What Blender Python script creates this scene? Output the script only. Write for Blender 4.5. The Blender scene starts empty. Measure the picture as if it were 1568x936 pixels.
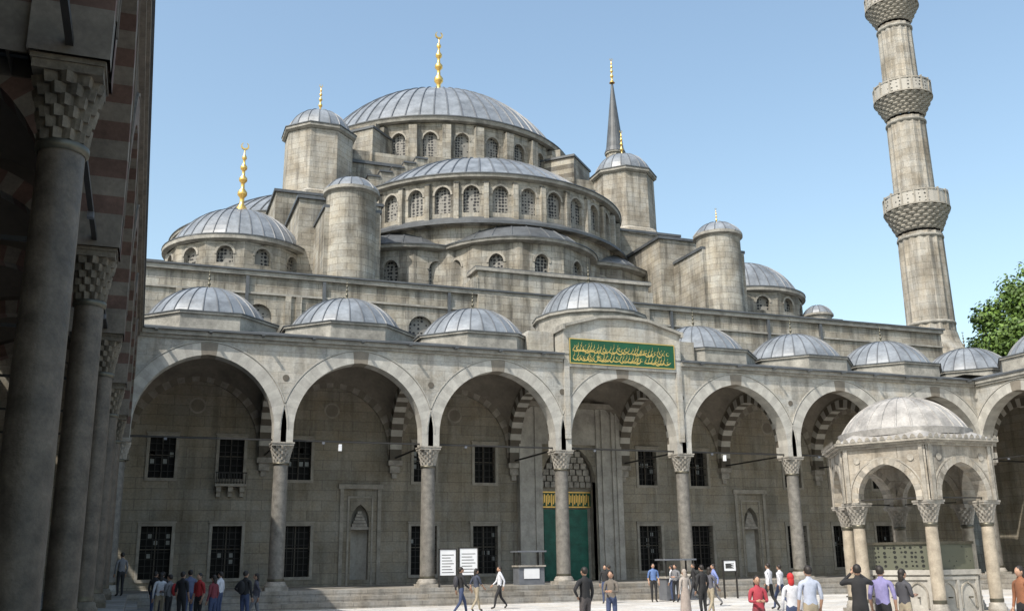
import bpy, math, random
from mathutils import Vector, Matrix
random.seed(7)
sc=bpy.context.scene
S=7.2; G=-0.35; AX=18.0
pi=math.pi; cos=math.cos; sin=math.sin
# ------------------------------------------------------------ materials
def newmat(name):
    m=bpy.data.materials.new(name); m.use_nodes=True
    nt=m.node_tree; b=nt.nodes['Principled BSDF']; return m,nt,b
def N(nt,t,**k):
    n=nt.nodes.new(t)
    for a,v in k.items(): setattr(n,a,v)
    return n
def L(nt,a,b): nt.links.new(a,b)
def mathn(nt,op,a,b=None):
    n=N(nt,'ShaderNodeMath',operation=op)
    for i,v in enumerate((a,b)):
        if v is None: continue
        if isinstance(v,(int,float)): n.inputs[i].default_value=v
        else: L(nt,v,n.inputs[i])
    return n.outputs[0]
def mixc(nt,mode,fac,a,b):
    n=N(nt,'ShaderNodeMix',data_type='RGBA',blend_type=mode)
    if isinstance(fac,(int,float)): n.inputs[0].default_value=fac
    else: L(nt,fac,n.inputs[0])
    for i,v in ((6,a),(7,b)):
        if isinstance(v,tuple): n.inputs[i].default_value=(*v,1)
        else: L(nt,v,n.inputs[i])
    return n.outputs[2]
def ramp(nt,f,stops):
    n=N(nt,'ShaderNodeValToRGB'); L(nt,f,n.inputs[0])
    e=n.color_ramp.elements
    while len(e)<len(stops): e.new(.5)
    for i,(p,c) in enumerate(stops):
        e[i].position=p; e[i].color=(*c,1) if isinstance(c,tuple) else (c,c,c,1)
    return n.outputs[0]
def noise(nt,scale,detail=5,vec=None,rough=.6):
    n=N(nt,'ShaderNodeTexNoise'); n.inputs['Scale'].default_value=scale; n.inputs['Detail'].default_value=detail
    n.inputs['Roughness'].default_value=rough
    if vec is not None: L(nt,vec,n.inputs['Vector'])
    return n.outputs[0]
def stone(name,c1,c2,mort,bw=1.15,bh=.42,center=None,R=1,stain=.7,rough=.9,ground=False,msize=.012):
    m,nt,b=newmat(name)
    tc=N(nt,'ShaderNodeTexCoord').outputs['Object']
    sp=N(nt,'ShaderNodeSeparateXYZ'); L(nt,tc,sp.inputs[0])
    cb=N(nt,'ShaderNodeCombineXYZ')
    if ground:
        L(nt,sp.outputs[0],cb.inputs[0]); L(nt,sp.outputs[1],cb.inputs[1])
    else:
        if center:
            u=mathn(nt,'MULTIPLY',mathn(nt,'ARCTAN2',mathn(nt,'SUBTRACT',sp.outputs[1],center[1]),mathn(nt,'SUBTRACT',sp.outputs[0],center[0])),R)
        else: u=mathn(nt,'ADD',sp.outputs[0],sp.outputs[1])
        L(nt,u,cb.inputs[0]); L(nt,sp.outputs[2],cb.inputs[1])
    br=N(nt,'ShaderNodeTexBrick'); L(nt,cb.outputs[0],br.inputs['Vector'])
    br.inputs['Scale'].default_value=1; br.inputs['Brick Width'].default_value=bw; br.inputs['Row Height'].default_value=bh
    br.inputs['Mortar Size'].default_value=msize; br.inputs['Mortar Smooth'].default_value=.3
    br.inputs['Color1'].default_value=(*c1,1); br.inputs['Color2'].default_value=(*c2,1); br.inputs['Mortar'].default_value=(*mort,1)
    br.inputs['Bias'].default_value=-.1
    n1=ramp(nt,noise(nt,.45,7,tc),[(.3,1-stain*.7),(.55,1.0),(.75,1.18)])
    mp=N(nt,'ShaderNodeMapping'); mp.inputs['Scale'].default_value=(1.6,1.6,.16) if not ground else (1,1,1); L(nt,tc,mp.inputs[0])
    n2=ramp(nt,noise(nt,1.0,5,mp.outputs[0]),[(.36,1-stain*.8),(.52,1.0)])
    n3=ramp(nt,noise(nt,9,4,tc),[(.3,.82),(.7,1.12)])
    hue=ramp(nt,noise(nt,.9,4,tc),[(.35,(1.06,1.0,.91)),(.65,(.98,1.0,1.02))])
    c=mixc(nt,'MULTIPLY',1,br.outputs['Color'],n1); c=mixc(nt,'MULTIPLY',.85,c,n2); c=mixc(nt,'MULTIPLY',1,c,n3); c=mixc(nt,'MULTIPLY',1,c,hue)
    L(nt,c,b.inputs['Base Color']); b.inputs['Roughness'].default_value=rough; b.inputs['Specular IOR Level'].default_value=.3
    bp=N(nt,'ShaderNodeBump'); bp.inputs['Strength'].default_value=.5; bp.inputs['Distance'].default_value=.025
    h=mathn(nt,'SUBTRACT',noise(nt,14,5,tc),br.outputs['Fac']); L(nt,h,bp.inputs['Height']); L(nt,bp.outputs[0],b.inputs['Normal'])
    return m
def plain(name,c,rough=.7,metal=0,var=.25,scale=3,bump=.15,spec=None):
    m,nt,b=newmat(name); tc=N(nt,'ShaderNodeTexCoord').outputs['Object']
    n1=ramp(nt,noise(nt,scale,6,tc),[(.3,1-var),(.7,1+var*.5)])
    n2=ramp(nt,noise(nt,scale*7,3,tc),[(.3,1-var*.4),(.7,1+var*.2)])
    cc=mixc(nt,'MULTIPLY',1,c,n1); cc=mixc(nt,'MULTIPLY',1,cc,n2)
    L(nt,cc,b.inputs['Base Color']); b.inputs['Roughness'].default_value=rough; b.inputs['Metallic'].default_value=metal
    if spec is not None: b.inputs['Specular IOR Level'].default_value=spec
    if bump:
        bp=N(nt,'ShaderNodeBump'); bp.inputs['Strength'].default_value=bump; bp.inputs['Distance'].default_value=.03
        L(nt,noise(nt,scale*4,4,tc),bp.inputs['Height']); L(nt,bp.outputs[0],b.inputs['Normal'])
    return m
def lattice(name,hole,frame,scale,thr=.3,metal=0):
    m,nt,b=newmat(name); tc=N(nt,'ShaderNodeTexCoord').outputs['Object']
    v=N(nt,'ShaderNodeTexVoronoi'); v.inputs['Scale'].default_value=scale; v.inputs['Randomness'].default_value=.25; L(nt,tc,v.inputs['Vector'])
    f=ramp(nt,v.outputs['Distance'],[(thr,0.0),(thr+.05,1.0)])
    L(nt,mixc(nt,'MIX',f,hole,frame),b.inputs['Base Color']); b.inputs['Roughness'].default_value=.6; b.inputs['Metallic'].default_value=metal
    bp=N(nt,'ShaderNodeBump'); bp.inputs['Strength'].default_value=.8; bp.inputs['Distance'].default_value=.05; L(nt,f,bp.inputs['Height']); L(nt,bp.outputs[0],b.inputs['Normal'])
    return m
M={}
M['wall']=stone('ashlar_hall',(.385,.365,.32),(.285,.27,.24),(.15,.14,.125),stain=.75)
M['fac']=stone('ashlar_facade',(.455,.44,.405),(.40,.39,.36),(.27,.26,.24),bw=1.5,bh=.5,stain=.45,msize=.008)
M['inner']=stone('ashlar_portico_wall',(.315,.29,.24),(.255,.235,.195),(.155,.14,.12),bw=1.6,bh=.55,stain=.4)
M['side']=stone('ashlar_side_arcade',(.145,.12,.093),(.105,.088,.07),(.06,.05,.04),bw=1.4,bh=.5,stain=.6)  # left arcade stone, its deep shade put into a darker colour
M['pave']=stone('marble_paving',(.60,.59,.575),(.50,.495,.485),(.25,.25,.24),bw=1.3,bh=.7,ground=True,stain=.25,rough=.7,msize=.015)
M['step']=stone('step_stone',(.30,.285,.26),(.25,.24,.22),(.15,.14,.13),bw=1.6,bh=.27,stain=.4)
M['trim']=plain('cornice_stone',(.32,.305,.27),.8,scale=1.5,var=.45)
M['marble']=plain('pale_marble',(.42,.40,.36),.6,scale=1.2,var=.35)
M['vw']=plain('voussoir_pale',(.445,.43,.39),.75,scale=2)
M['vg']=plain('voussoir_grey',(.39,.375,.34),.75,scale=2)
M['vr']=plain('voussoir_red',(.24,.155,.125),.75,scale=2)
M['vd']=plain('voussoir_dark',(.11,.095,.075),.75,scale=2)
M['vb']=plain('voussoir_beige',(.33,.305,.26),.75,scale=2,var=.35)
M['vn']=plain('voussoir_brown',(.21,.185,.15),.75,scale=2)
M['wf']=plain('window_wood',(.10,.085,.065),.6,scale=2)
M['sp']=plain('soffit_pink_shaded',(.13,.078,.06),.85,scale=2,var=.4); M['sq']=plain('soffit_pale_shaded',(.19,.165,.135),.85,scale=2,var=.4)  # pink and pale stripes are real; shade of the left arcade darkens both colours
M['shaft']=plain('column_granite',(.19,.178,.158),.5,scale=4,var=.45)
M['shaft2']=plain('brown_granite_shaded',(.125,.10,.075),.5,scale=3,var=.55,bump=.3)  # left column shafts: darker copy with the shade painted in
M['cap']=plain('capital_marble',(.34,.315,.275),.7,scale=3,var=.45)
M['cap2']=plain('capital_marble_grimy_shaded',(.16,.135,.10),.75,scale=3,var=.6,bump=.4)  # mottling is grime; the overall darkness is shade put into the colour
M['lead']=plain('lead_roof',(.205,.225,.25),.45,.0,var=.45,scale=.9,bump=.12,spec=.7)
M['leadr']=plain('lead_seam',(.11,.12,.135),.5,.0,var=.3,scale=.9,bump=.1,spec=.6)
M['leadd']=plain('lead_roof_dark',(.09,.097,.105),.5,.0,var=.4,scale=.8,bump=.1)
M['leadk']=plain('lead_sunlit',(.35,.335,.315),.6,.0,var=.45,scale=2,bump=.1)  # fountain roof: lighter copy of the lead with sunlight in its colour
M['gold']=plain('gilded_copper',(.9,.58,.18),.35,.9,var=.15,bump=0)
M['brz']=plain('weathered_bronze',(.14,.13,.10),.45,.7,var=.3)
M['lat']=lattice('window_tracery',(.01,.011,.013),(.22,.21,.19),4.2,.38)
M['rail']=lattice('pierced_parapet',(.05,.05,.045),(.38,.36,.32),3.2,.24)
M['grille']=lattice('bronze_grille',(.01,.012,.01),(.10,.105,.075),7,.33)
M['glass']=plain('dark_window',(.007,.007,.007),.5,0,var=.5,scale=.8,bump=0,spec=.15)
M['iron']=plain('iron',(.03,.028,.026),.6,.2,bump=0)
M['plast']=plain('vault_plaster',(.22,.195,.16),.85,scale=.8,var=.35)
M['plasts']=plain('vault_plaster_shaded',(.07,.058,.045),.85,scale=.8)  # left vaults: plaster darkened in colour to stand for shade
M['green']=plain('green_enamel',(.006,.075,.03),.4,scale=2,bump=0)
M['door']=plain('green_door',(.012,.13,.09),.5,scale=2,var=.4)
M['white']=plain('white_paint',(.75,.76,.78),.5,var=.05,bump=0)
M['pane']=plain('pane_reflection',(.28,.3,.3),.3,var=.4,bump=0)  # bright panes painted for daylight and reflections in the windows
M['dirt']=plain('soil',(.12,.10,.07),.9)
M['iron2']=plain('grey_panel',(.14,.15,.17),.5,bump=0)
# ------------------------------------------------------------ mesh builder
class MB:
    def __init__(s,name): s.n=name; s.v=[]; s.f=[]; s.m=[]; s.sm=[]; s.ml=[]
    def mi(s,k):
        if k not in s.ml: s.ml.append(k)
        return s.ml.index(k)
    def vv(s,p): s.v.append(tuple(p)); return len(s.v)-1
    def face(s,idx,mat,sm=False): s.f.append(tuple(idx)); s.m.append(s.mi(mat)); s.sm.append(sm)
    def poly(s,pts,mat,sm=False): s.face([s.vv(p) for p in pts],mat,sm)
    def box(s,x0,x1,y0,y1,z0,z1,mat,xf=None):
        P=[(x,y,z) for z in (z0,z1) for x,y in ((x0,y0),(x1,y0),(x1,y1),(x0,y1))]
        if xf: P=[xf(*p) for p in P]
        i=[s.vv(p) for p in P]
        for q in ((0,3,2,1),(4,5,6,7),(0,1,5,4),(1,2,6,5),(2,3,7,6),(3,0,4,7)): s.face([i[a] for a in q],mat)
    def build(s,parent=None):
        me=bpy.data.meshes.new(s.n); me.from_pydata(s.v,[],s.f)
        for k in s.ml: me.materials.append(M[k] if isinstance(k,str) else k)
        me.polygons.foreach_set('material_index',s.m); me.polygons.foreach_set('use_smooth',s.sm); me.update()
        o=bpy.data.objects.new(s.n,me); sc.collection.objects.link(o)
        if parent: o.parent=parent
        return o
def empty(name):
    o=bpy.data.objects.new(name,None); sc.collection.objects.link(o); return o
def lathe(mb,cx,cy,prof,n,mat,sm=False,rf=None,a0=0,a1=2*pi,xf=None,cap=False):
    full=abs(a1-a0-2*pi)<1e-6; cnt=n if full else n+1; rows=[]
    for j,(r,z) in enumerate(prof):
        row=[]
        for i in range(cnt):
            a=a0+(a1-a0)*i/n; rr=r*(rf(i,j) if rf else 1)
            p=(cx+rr*cos(a),cy+rr*sin(a),z)
            row.append(mb.vv(xf(*p) if xf else p))
        rows.append(row)
    for j in range(len(rows)-1):
        for i in range(n):
            k=(i+1)%cnt; mb.face((rows[j][i],rows[j][k],rows[j+1][k],rows[j+1][i]),mat,sm)
    if cap: mb.face(rows[-1],mat); mb.face(rows[0][::-1],mat)
def dome(mb,cx,cy,z0,R,h,nr,mat,rings=14,a0=0,a1=2*pi,b=.05,w=.045):
    Rs=(R*R+h*h)/(2*h); tm=math.asin(min(1,R/Rs)); 
    if h>R: tm=pi-tm
    full=abs(a1-a0-2*pi)<1e-6
    cols=[]
    for k in range(nr+(0 if full else 1)):
        a=a0+(a1-a0)*k/nr
        for d,bb in ((-1.8,0),(-.8,b),(.8,b),(1.8,0)): cols.append((a+d*w/R,bb))
    rows=[]
    for j in range(rings+1):
        t=tm*(1-j/(rings+.3))
        row=[]
        for a,bb in cols:
            rr=Rs*sin(t)+bb*sin(t); row.append(mb.vv((cx+rr*cos(a),cy+rr*sin(a),z0+h-Rs+ (Rs+bb)*cos(t))))
        rows.append(row)
    c=len(cols); rm='leadr' if mat=='lead' else mat
    for j in range(rings):
        for i in range(c if full else c-1):
            k=(i+1)%c; mb.face((rows[j][i],rows[j][k],rows[j+1][k],rows[j+1][i]),mat if i%4==3 else rm)
    mb.face(rows[-1],mat)
def finial(mb,cx,cy,z,h,mat='gold'):
    s=h
    P=[(.10,0),(.075,.05),(.03,.12),(.028,.2),(.06,.24),(.06,.28),(.025,.33),(.022,.40),(.052,.435),(.052,.47),(.02,.51),(.018,.57),(.043,.6),(.043,.63),(.016,.67),(.014,.72),(.032,.745),(.028,.77),(.01,.8),(.008,.86)]
    lathe(mb,cx,cy,[(r*s,z+t*s) for r,t in P],12,mat,True)
    r=.045*s; zc=z+.92*s; pts=[]
    for i in range(13):
        a=-pi/2+ (i-6)/6*2.6; pts.append((a,.02*s*cos((i-6)/6*1.5)+.002*s))
    for i in range(12):
        (a,w0),(b_,w1)=pts[i],pts[i+1]
        q=[]
        for aa,ww in ((a,w0),(b_,w1)):
            for rr in (r-ww/2,r+ww/2):
                q.append((cx+rr*cos(aa),cy,zc+rr*sin(aa)))
        for yo in (-.01*s,.01*s):
            mb.poly([(p[0],p[1]+yo,p[2]) for p in (q[0],q[1],q[3],q[2])],mat)
        for u in ((0,2),(1,3)):
            A,B=q[u[0]],q[u[1]]; mb.poly([(A[0],A[1]-.01*s,A[2]),(B[0],B[1]-.01*s,B[2]),(B[0],B[1]+.01*s,B[2]),(A[0],A[1]+.01*s,A[2])],mat)
def archz(dx,a,zs,e):
    R=a+e; return zs+math.sqrt(max(0,R*R-(abs(dx)+e)**2))
def wall(mb,xf,x0,x1,z0,z1,ops,y0,t,mat,rev=None,back=False,nseg=16):
    rev=rev or mat
    xs={x0,x1}
    for xc,a,zb,zs,e in ops:
        k=nseg if e is not None else 1
        for i in range(k+1):
            f=i/k; f=.5-.5*cos(pi*f) if e is not None else f
            x=xc-a+2*a*f
            if x0-1e-6<=x<=x1+1e-6: xs.add(round(x,5))
    xs=sorted(xs)
    def top(o,x):
        xc,a,zb,zs,e=o
        return zs if e is None else archz(x-xc,a,zs,e)
    for A,B in zip(xs,xs[1:]):
        if B-A<1e-5: continue
        mid=(A+B)/2; cov=sorted([o for o in ops if abs(mid-o[0])<o[1]],key=lambda o:o[2])
        la=lb=z0
        for o in cov:
            if o[2]>la+1e-4:
                for y in ([y0,y0+t] if back else [y0]): mb.poly([xf(A,y,la),xf(B,y,lb),xf(B,y,o[2]),xf(A,y,o[2])],mat)
            la,lb=top(o,A),top(o,B)
            mb.poly([xf(A,y0,la),xf(B,y0,lb),xf(B,y0+t,lb),xf(A,y0+t,la)],rev)
            if o[2]>z0+1e-4: mb.poly([xf(A,y0,o[2]),xf(B,y0,o[2]),xf(B,y0+t,o[2]),xf(A,y0+t,o[2])],rev)
        for y in ([y0,y0+t] if back else [y0]): mb.poly([xf(A,y,la),xf(B,y,lb),xf(B,y,z1),xf(A,y,z1)],mat)
    for xc,a,zb,zs,e in ops:
        for sgn in (-1,1):
            x=xc+sgn*a; mb.poly([xf(x,y0,zb),xf(x,y0,zs),xf(x,y0+t,zs),xf(x,y0+t,zb)],rev)
def ring(mb,xf,xc,a,zs,e,th,y0,y1,n,mf,stilt=0):
    def pts(off):
        R=a+e+off; tm=math.acos(e/R); r=[(-e+R*cos(tm*i/n),R*sin(tm*i/n)) for i in range(n+1)]
        r[-1]=(0,r[-1][1])
        return r+[(-x,z) for x,z in r[::-1][1:]]
    I,O=pts(0),pts(th)
    if stilt: I=[(a,-stilt)]+I+[(-a,-stilt)]; O=[(a+th,-stilt)]+O+[(-a-th,-stilt)]
    K=len(I)-1
    for i in range(K):
        m=mf(i,K); f=lambda p,y: xf(xc+p[0],y,zs+p[1])
        mb.poly([f(I[i],y0),f(O[i],y0),f(O[i+1],y0),f(I[i+1],y0)],m)
        mb.poly([f(I[i],y1),f(O[i],y1),f(O[i+1],y1),f(I[i+1],y1)],m)
        mb.poly([f(I[i],y0),f(I[i+1],y0),f(I[i+1],y1),f(I[i],y1)],m)
        mb.poly([f(O[i],y0),f(O[i+1],y0),f(O[i+1],y1),f(O[i],y1)],m)
def capital(mb,cx,cy,z0,z1,r0,r1,mat='cap'):
    H=z1-z0; tiers=6; n=40
    lathe(mb,cx,cy,[(r0*1.02,z0-.12),(r0*1.14,z0-.09),(r0*1.14,z0-.02),(r0*1.02,z0)],20,'brz',True)
    prof=[];
    for t in range(tiers):
        f0=t/tiers; f1=(t+1)/tiers; ra=r0+(r1-r0)*f0**1.3; rb=r0+(r1-r0)*f1**1.3
        prof+= [(ra,z0+H*.82*f0,t),(rb*.99,z0+H*.82*(f0+.7/tiers),t),(rb,z0+H*.82*f1-.002,t)]
    def rf(i,j):
        t=prof[j][2]; ph=(i+ (t%2)*2)%4
        return 1+ (.11 if ph==0 else (-.12 if ph==2 else 0))
    lathe(mb,cx,cy,[(p[0],p[1]) for p in prof],n,mat,False,rf)
    w=r1*1.0
    mb.box(cx-w,cx+w,cy-w,cy+w,z0+H*.82,z1-.06,mat); mb.box(cx-w*1.06,cx+w*1.06,cy-w*1.06,cy+w*1.06,z1-.06,z1,mat)
def column(mb,cx,cy,zb,zc0,zc1,r,r1,mat='shaft',cm='cap'):
    w=r*1.45; mb.box(cx-w,cx+w,cy-w,cy+w,zb,zb+.16,cm)
    lathe(mb,cx,cy,[(r*1.4,zb+.16),(r*1.45,zb+.24),(r*1.25,zb+.3),(r*1.25,zb+.36),(r*1.05,zb+.4)],24,cm,True)
    lathe(mb,cx,cy,[(r,zb+.4),(r*1.0,zb+2),(r*.93,zc0-.1)],28,mat,True)
    for zz in (zb+.42,): lathe(mb,cx,cy,[(r*1.06,zz),(r*1.06,zz+.1)],24,'brz',True)
    capital(mb,cx,cy,zc0,zc1,r*.95,r1,cm)

# ------------------------------------------------------------ ground and platform
g=MB('ground'); g.poly([(-1500,-1500,G-.02),(1500,-1500,G-.02),(1500,1500,G-.02),(-1500,1500,G-.02)],'dirt'); g.build()
g=MB('courtyard_paving'); g.poly([(-16,-60,G),(52,-60,G),(52,9,G),(-16,9,G)],'pave'); g.build()
arc=empty('courtyard_arcade')
p=MB('platform_and_steps')
XR=43.2
p.box(-14.4,50.4,-.9,7.2,G,.45,'step')
p.box(-14.4,-6.3,-57.6,-.9,G,.45,'step'); p.box(42.3,50.4,-57.6,-.9,G,.45,'step')
for k,(d0,d1,z) in enumerate(((.9,1.3,.18),(1.3,1.7,-.08))):
    p.box(-7.2+d1,XR-d1,-d1,-d0,G,z,'step')
    p.box(-7.2+d0,-7.2+d1,-57.6,-d0,G,z,'step'); p.box(XR-d1,XR-d0,-57.6,-d0,G,z,'step')
p.build(arc)
# ------------------------------------------------------------ arcades
HC=7.18; ZS=7.8; AA=3.15; EE=.22
F=lambda x,y,z:(x-7.2,y,z)
LF=lambda x,y,z:(-7.2-y,-x,z)
RT=lambda x,y,z:(XR+y,-x,z)
def front_m(i,K):
    c=abs(i-(K-1)/2)
    if c<1.2: return 'vr' if c>.5 else 'vn'
    return 'vw' if i%2 else 'vg'
def strip_m(i,K): return 'vw' if i%2 else 'vd'
def strip_r(i,K): return 'vb' if i%2 else 'vn'
def arcade(name,xf,nb,vm=front_m,skip0=False,side=False,cr=.36,sh='shaft'):
    mb=MB(name+'_arches'); cl=MB(name+'_columns'); rd=MB(name+'_tie_rods'); lf=name=='left'
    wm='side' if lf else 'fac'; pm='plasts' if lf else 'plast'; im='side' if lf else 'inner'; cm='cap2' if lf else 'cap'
    if side:
        ops=[((b+.5)*S+d,.72,1.0,3.5,None) for b in range(nb) for d in (-1.8,1.8)]+[((b+.5)*S+d,.62,6.05,8.1,None) for b in range(nb) for d in (-1.8,1.8)]
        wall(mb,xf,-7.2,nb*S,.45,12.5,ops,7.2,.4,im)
        for o in ops:
            mb.poly([xf(o[0]-o[1],7.5,o[2]),xf(o[0]+o[1],7.5,o[2]),xf(o[0]+o[1],7.5,o[3]),xf(o[0]-o[1],7.5,o[3])],'glass')
            for i in range(1,4): xx=o[0]-o[1]+2*o[1]*i/4; mb.box(xx-.02,xx+.02,7.3,7.34,o[2],o[3],'iron',xf)
            for i in range(1,6): zz=o[2]+(o[3]-o[2])*i/6; mb.box(o[0]-o[1],o[0]+o[1],7.342,7.37,zz-.02,zz+.02,'iron',xf)
        mb.poly([xf(-7.2,7.6,.45),xf(nb*S,7.6,.45),xf(nb*S,7.6,12.9),xf(-7.2,7.6,12.9)],wm)
    for b in range(nb):
        xc=(b+.5)*S
        wall(mb,xf,b*S,(b+1)*S,HC,12.0,[(xc,AA+.3,HC,ZS,EE)],-.4,.8,wm,back=True,nseg=28)
        ring(mb,xf,xc,AA,ZS,EE,.58,-.43,.43,15,vm,stilt=ZS-HC)
        ring(mb,xf,xc,AA+.62,ZS,EE,.05,-.45,-.4,20,lambda i,K:'vg' if not lf else 'sq',stilt=0)
        ring(mb,xf,xc,AA+.05,ZS,EE,.45,7.02,7.19,14,strip_r if not lf else vm,stilt=.3)
        x=b*S
        if x>0: 
            P=[xf(x+.16*cos(t*pi/8),-.42,10.25+.16*sin(t*pi/8)) for t in range(16)]; mb.poly(P,'vd')
        if not side:
            P=[xf(xc+.34*cos(t*pi/12),7.17,9.9+.34*sin(t*pi/12)) for t in range(24)]; mb.poly(P,'vn')
            P=[xf(xc+.44*cos(t*pi/12),7.18,9.9+.44*sin(t*pi/12)) for t in range(24)]; mb.poly(P,'vb')
        n=14; gr=[]
        for i in range(n+1):
            for j in range(n+1):
                x=-3.6+7.2*i/n; y=-3.6+7.2*j/n
                z=7.7+math.sqrt(max(0,25.93-x*x-y*y))
                gr.append(mb.vv(xf(xc+x,3.6+y,z)))
        for i in range(n):
            for j in range(n):
                a=i*(n+1)+j; mb.face((gr[a],gr[a+1],gr[a+n+2],gr[a+n+1]),pm,True)
        rd.box(b*S+.3,(b+1)*S-.3,-.04,.04,HC+.1,HC+.18,'iron',xf)
        rd.box(b*S+1.9,b*S+2.03,-.05,.05,HC+.0,HC+.1,'iron2',xf)
        if b in (1,4) and not side: rd.box(xc-.9,xc-.75,-.06,.06,HC-.3,HC+.02,'white',xf)
    for b in range(nb+1):
        X=b*S
        if not(skip0 and b==0):
            P=xf(X,0,0); column(cl,P[0],P[1],.45,6.25,HC,cr,cr*1.4,sh,cm)
        tf=lambda x,y,z,X=X: xf(X+y,x,z)
        wall(mb,tf,.4,7.2,HC,12.0,[(3.8,3.15,HC,ZS,.15)],-.3,.6,pm,back=True,nseg=24)
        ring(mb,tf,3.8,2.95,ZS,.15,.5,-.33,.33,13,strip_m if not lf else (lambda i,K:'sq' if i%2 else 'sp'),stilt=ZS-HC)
        rd.box(X-.04,X+.04,.4,7.2,HC+.1,HC+.18,'iron',xf)
        mb.box(X-.4,X+.4,6.75,7.2,6.9,HC,cm,xf); mb.box(X-.28,X+.28,6.9,7.2,6.5,6.9,cm,xf); mb.box(X-.15,X+.15,7.02,7.2,6.2,6.5,cm,xf)
    mb.build(arc); cl.build(arc); rd.build(arc)
arcade('front',F,7)
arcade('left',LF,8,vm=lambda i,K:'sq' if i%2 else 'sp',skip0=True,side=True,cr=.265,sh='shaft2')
arcade('right',RT,8,skip0=True,side=True)
c=MB('cornice_and_roof')
for x0,x1 in ((-6.75,14.45),(21.6,42.75)):
    c.box(x0,x1,-.52,-.4,11.86,12.0,'trim'); c.box(x0,x1,-.66,-.4,12.0,12.2,'trim'); c.box(x0,x1,-.8,-.3,12.2,12.29,'leadd')
for i in range(7):
    for dx in (1.2,3.6,6.0):
        x=-7.2+i*S+dx
        if 14.0<x<22 : continue
        c.box(x-.06,x+.06,-1.05,-.7,12.1,12.17,'leadd')
for sgn,xf in ((0,LF),(1,RT)):
    tm_='trim' if sgn else 'sq'
    c.box(.7,57.6,-.52,-.4,11.86,12.0,tm_,xf); c.box(.7,57.6,-.6,-.4,12.0,12.2,tm_,xf); c.box(.7,57.6,-.66,-.3,12.2,12.27,'leadd',xf)
def slope(xf,x0,x1):
    c.poly([xf(x0,-.6,12.3),xf(x1,-.6,12.3),xf(x1,1.0,12.75),xf(x0,1.0,12.75)],'leadd')
    c.poly([xf(x0,1.0,12.75),xf(x1,1.0,12.75),xf(x1,7.2,12.95),xf(x0,7.2,12.95)],'leadd')
slope(F,0,50.4); slope(LF,-.6,57.6); slope(RT,-.6,57.6)
c.poly([(-14.4,.6,12.9),(-7.2,.6,12.9),(-7.2,7.2,12.9),(-14.4,7.2,12.9)],'leadd'); c.poly([(50.4,.6,12.9),(43.2,.6,12.9),(43.2,7.2,12.9),(50.4,7.2,12.9)],'leadd')
c.build(arc)
d=MB('portico_domes')
def pdome(cx,cy,z0=13.4,R=3.05,h=1.98,top=True):
    oc=[(R+.32,12.5),(R+.32,z0-.12),(R+.42,z0-.1),(R+.42,z0)]
    lathe(d,cx,cy,[(r/cos(pi/8),z) for r,z in oc],8,'trim',a0=pi/8,a1=pi/8+2*pi)
    lathe(d,cx,cy,[((R+.46)/cos(pi/8),z0),((R+.46)/cos(pi/8),z0+.05),(R,z0+.16)],8,'leadd',a0=pi/8,a1=pi/8+2*pi)
    dome(d,cx,cy,z0+.06,R,h,26,'lead',12,w=.025)
    finial(d,cx,cy,z0+h,1.35,'brz')
for n in range(9):
    if n==4: continue
    pdome(-10.8+n*S,3.8)
for k in range(7):
    pdome(-10.8,-3.6-k*S); pdome(46.8,-3.6-k*S)
lathe(d,AX,3.5,[(3.25,12.6),(3.25,15.0),(3.4,15.05),(3.4,15.2)],16,'trim'); lathe(d,AX,3.5,[(3.42,15.2),(3.42,15.26),(2.95,15.37)],16,'leadd')
dome(d,AX,3.5,15.25,2.95,2.25,28,'lead',12,w=.025); finial(d,AX,3.5,17.47,1.4,'brz')
d.build(arc)
pc=MB('portal_crown')
x0,x1=14.5,21.6; xm=(x0+x1)/2
pc.poly([(x0,-.55,11.62),(x1,-.55,11.62),(x1,-.55,13.75),(xm+1.5,-.55,14.35),(xm,-.55,14.45),(xm-1.5,-.55,14.35),(x0,-.55,13.75)],'fac')
for A,B in (((x0,13.75),(xm-1.5,14.35)),((xm-1.5,14.35),(xm,14.45)),((xm,14.45),(xm+1.5,14.35)),((xm+1.5,14.35),(x1,13.75))):
    P=[(A[0],-.75,A[1]),(B[0],-.75,B[1]),(B[0],4,B[1]),(A[0],4,A[1])]; up=.16
    pc.poly([(a,b_,z_+up) for a,b_,z_ in P],'leadd'); pc.poly([P[0],P[1],(B[0],-.75,B[1]+up),(A[0],-.75,A[1]+up)],'trim')
    pc.poly([P[0],P[1],(B[0],-.55,B[1]),(A[0],-.55,A[1])],'trim')
for x in (x0,x1): pc.poly([(x,-.55,11.62),(x,4,11.62),(x,4,13.78),(x,-.55,13.78)],'fac')
pc.poly([(x0,-.55,11.62),(x1,-.55,11.62),(x1,-.4,11.62),(x0,-.4,11.62)],'trim')
pc.box(x0-.12,x0,-.8,4,13.6,13.9,'trim'); pc.box(x1,x1+.12,-.8,4,13.6,13.9,'trim')
for x in (x0,x1-.3): pc.box(x,x+.3,-.55,-.4,HC+.6,11.62,'fac')
pc.box(12.9,14.4,.6,4,12.5,13.7,'fac'); pc.box(21.7,23.2,.6,4,12.5,13.7,'fac')
pc.build(arc)
cp=MB('calligraphy_panel')
X0,X1,Z0,Z1=14.8,21.2,11.78,13.16
cp.box(X0,X1,-.6,-.56,Z0,Z1,'green')
for a in ((X0,X1,Z0,Z0+.05),(X0,X1,Z1-.05,Z1),(X0,X0+.05,Z0+.05,Z1-.05),(X1-.05,X1,Z0+.05,Z1-.05)): cp.box(a[0],a[1],-.615,-.6,a[2],a[3],'gold')
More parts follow.
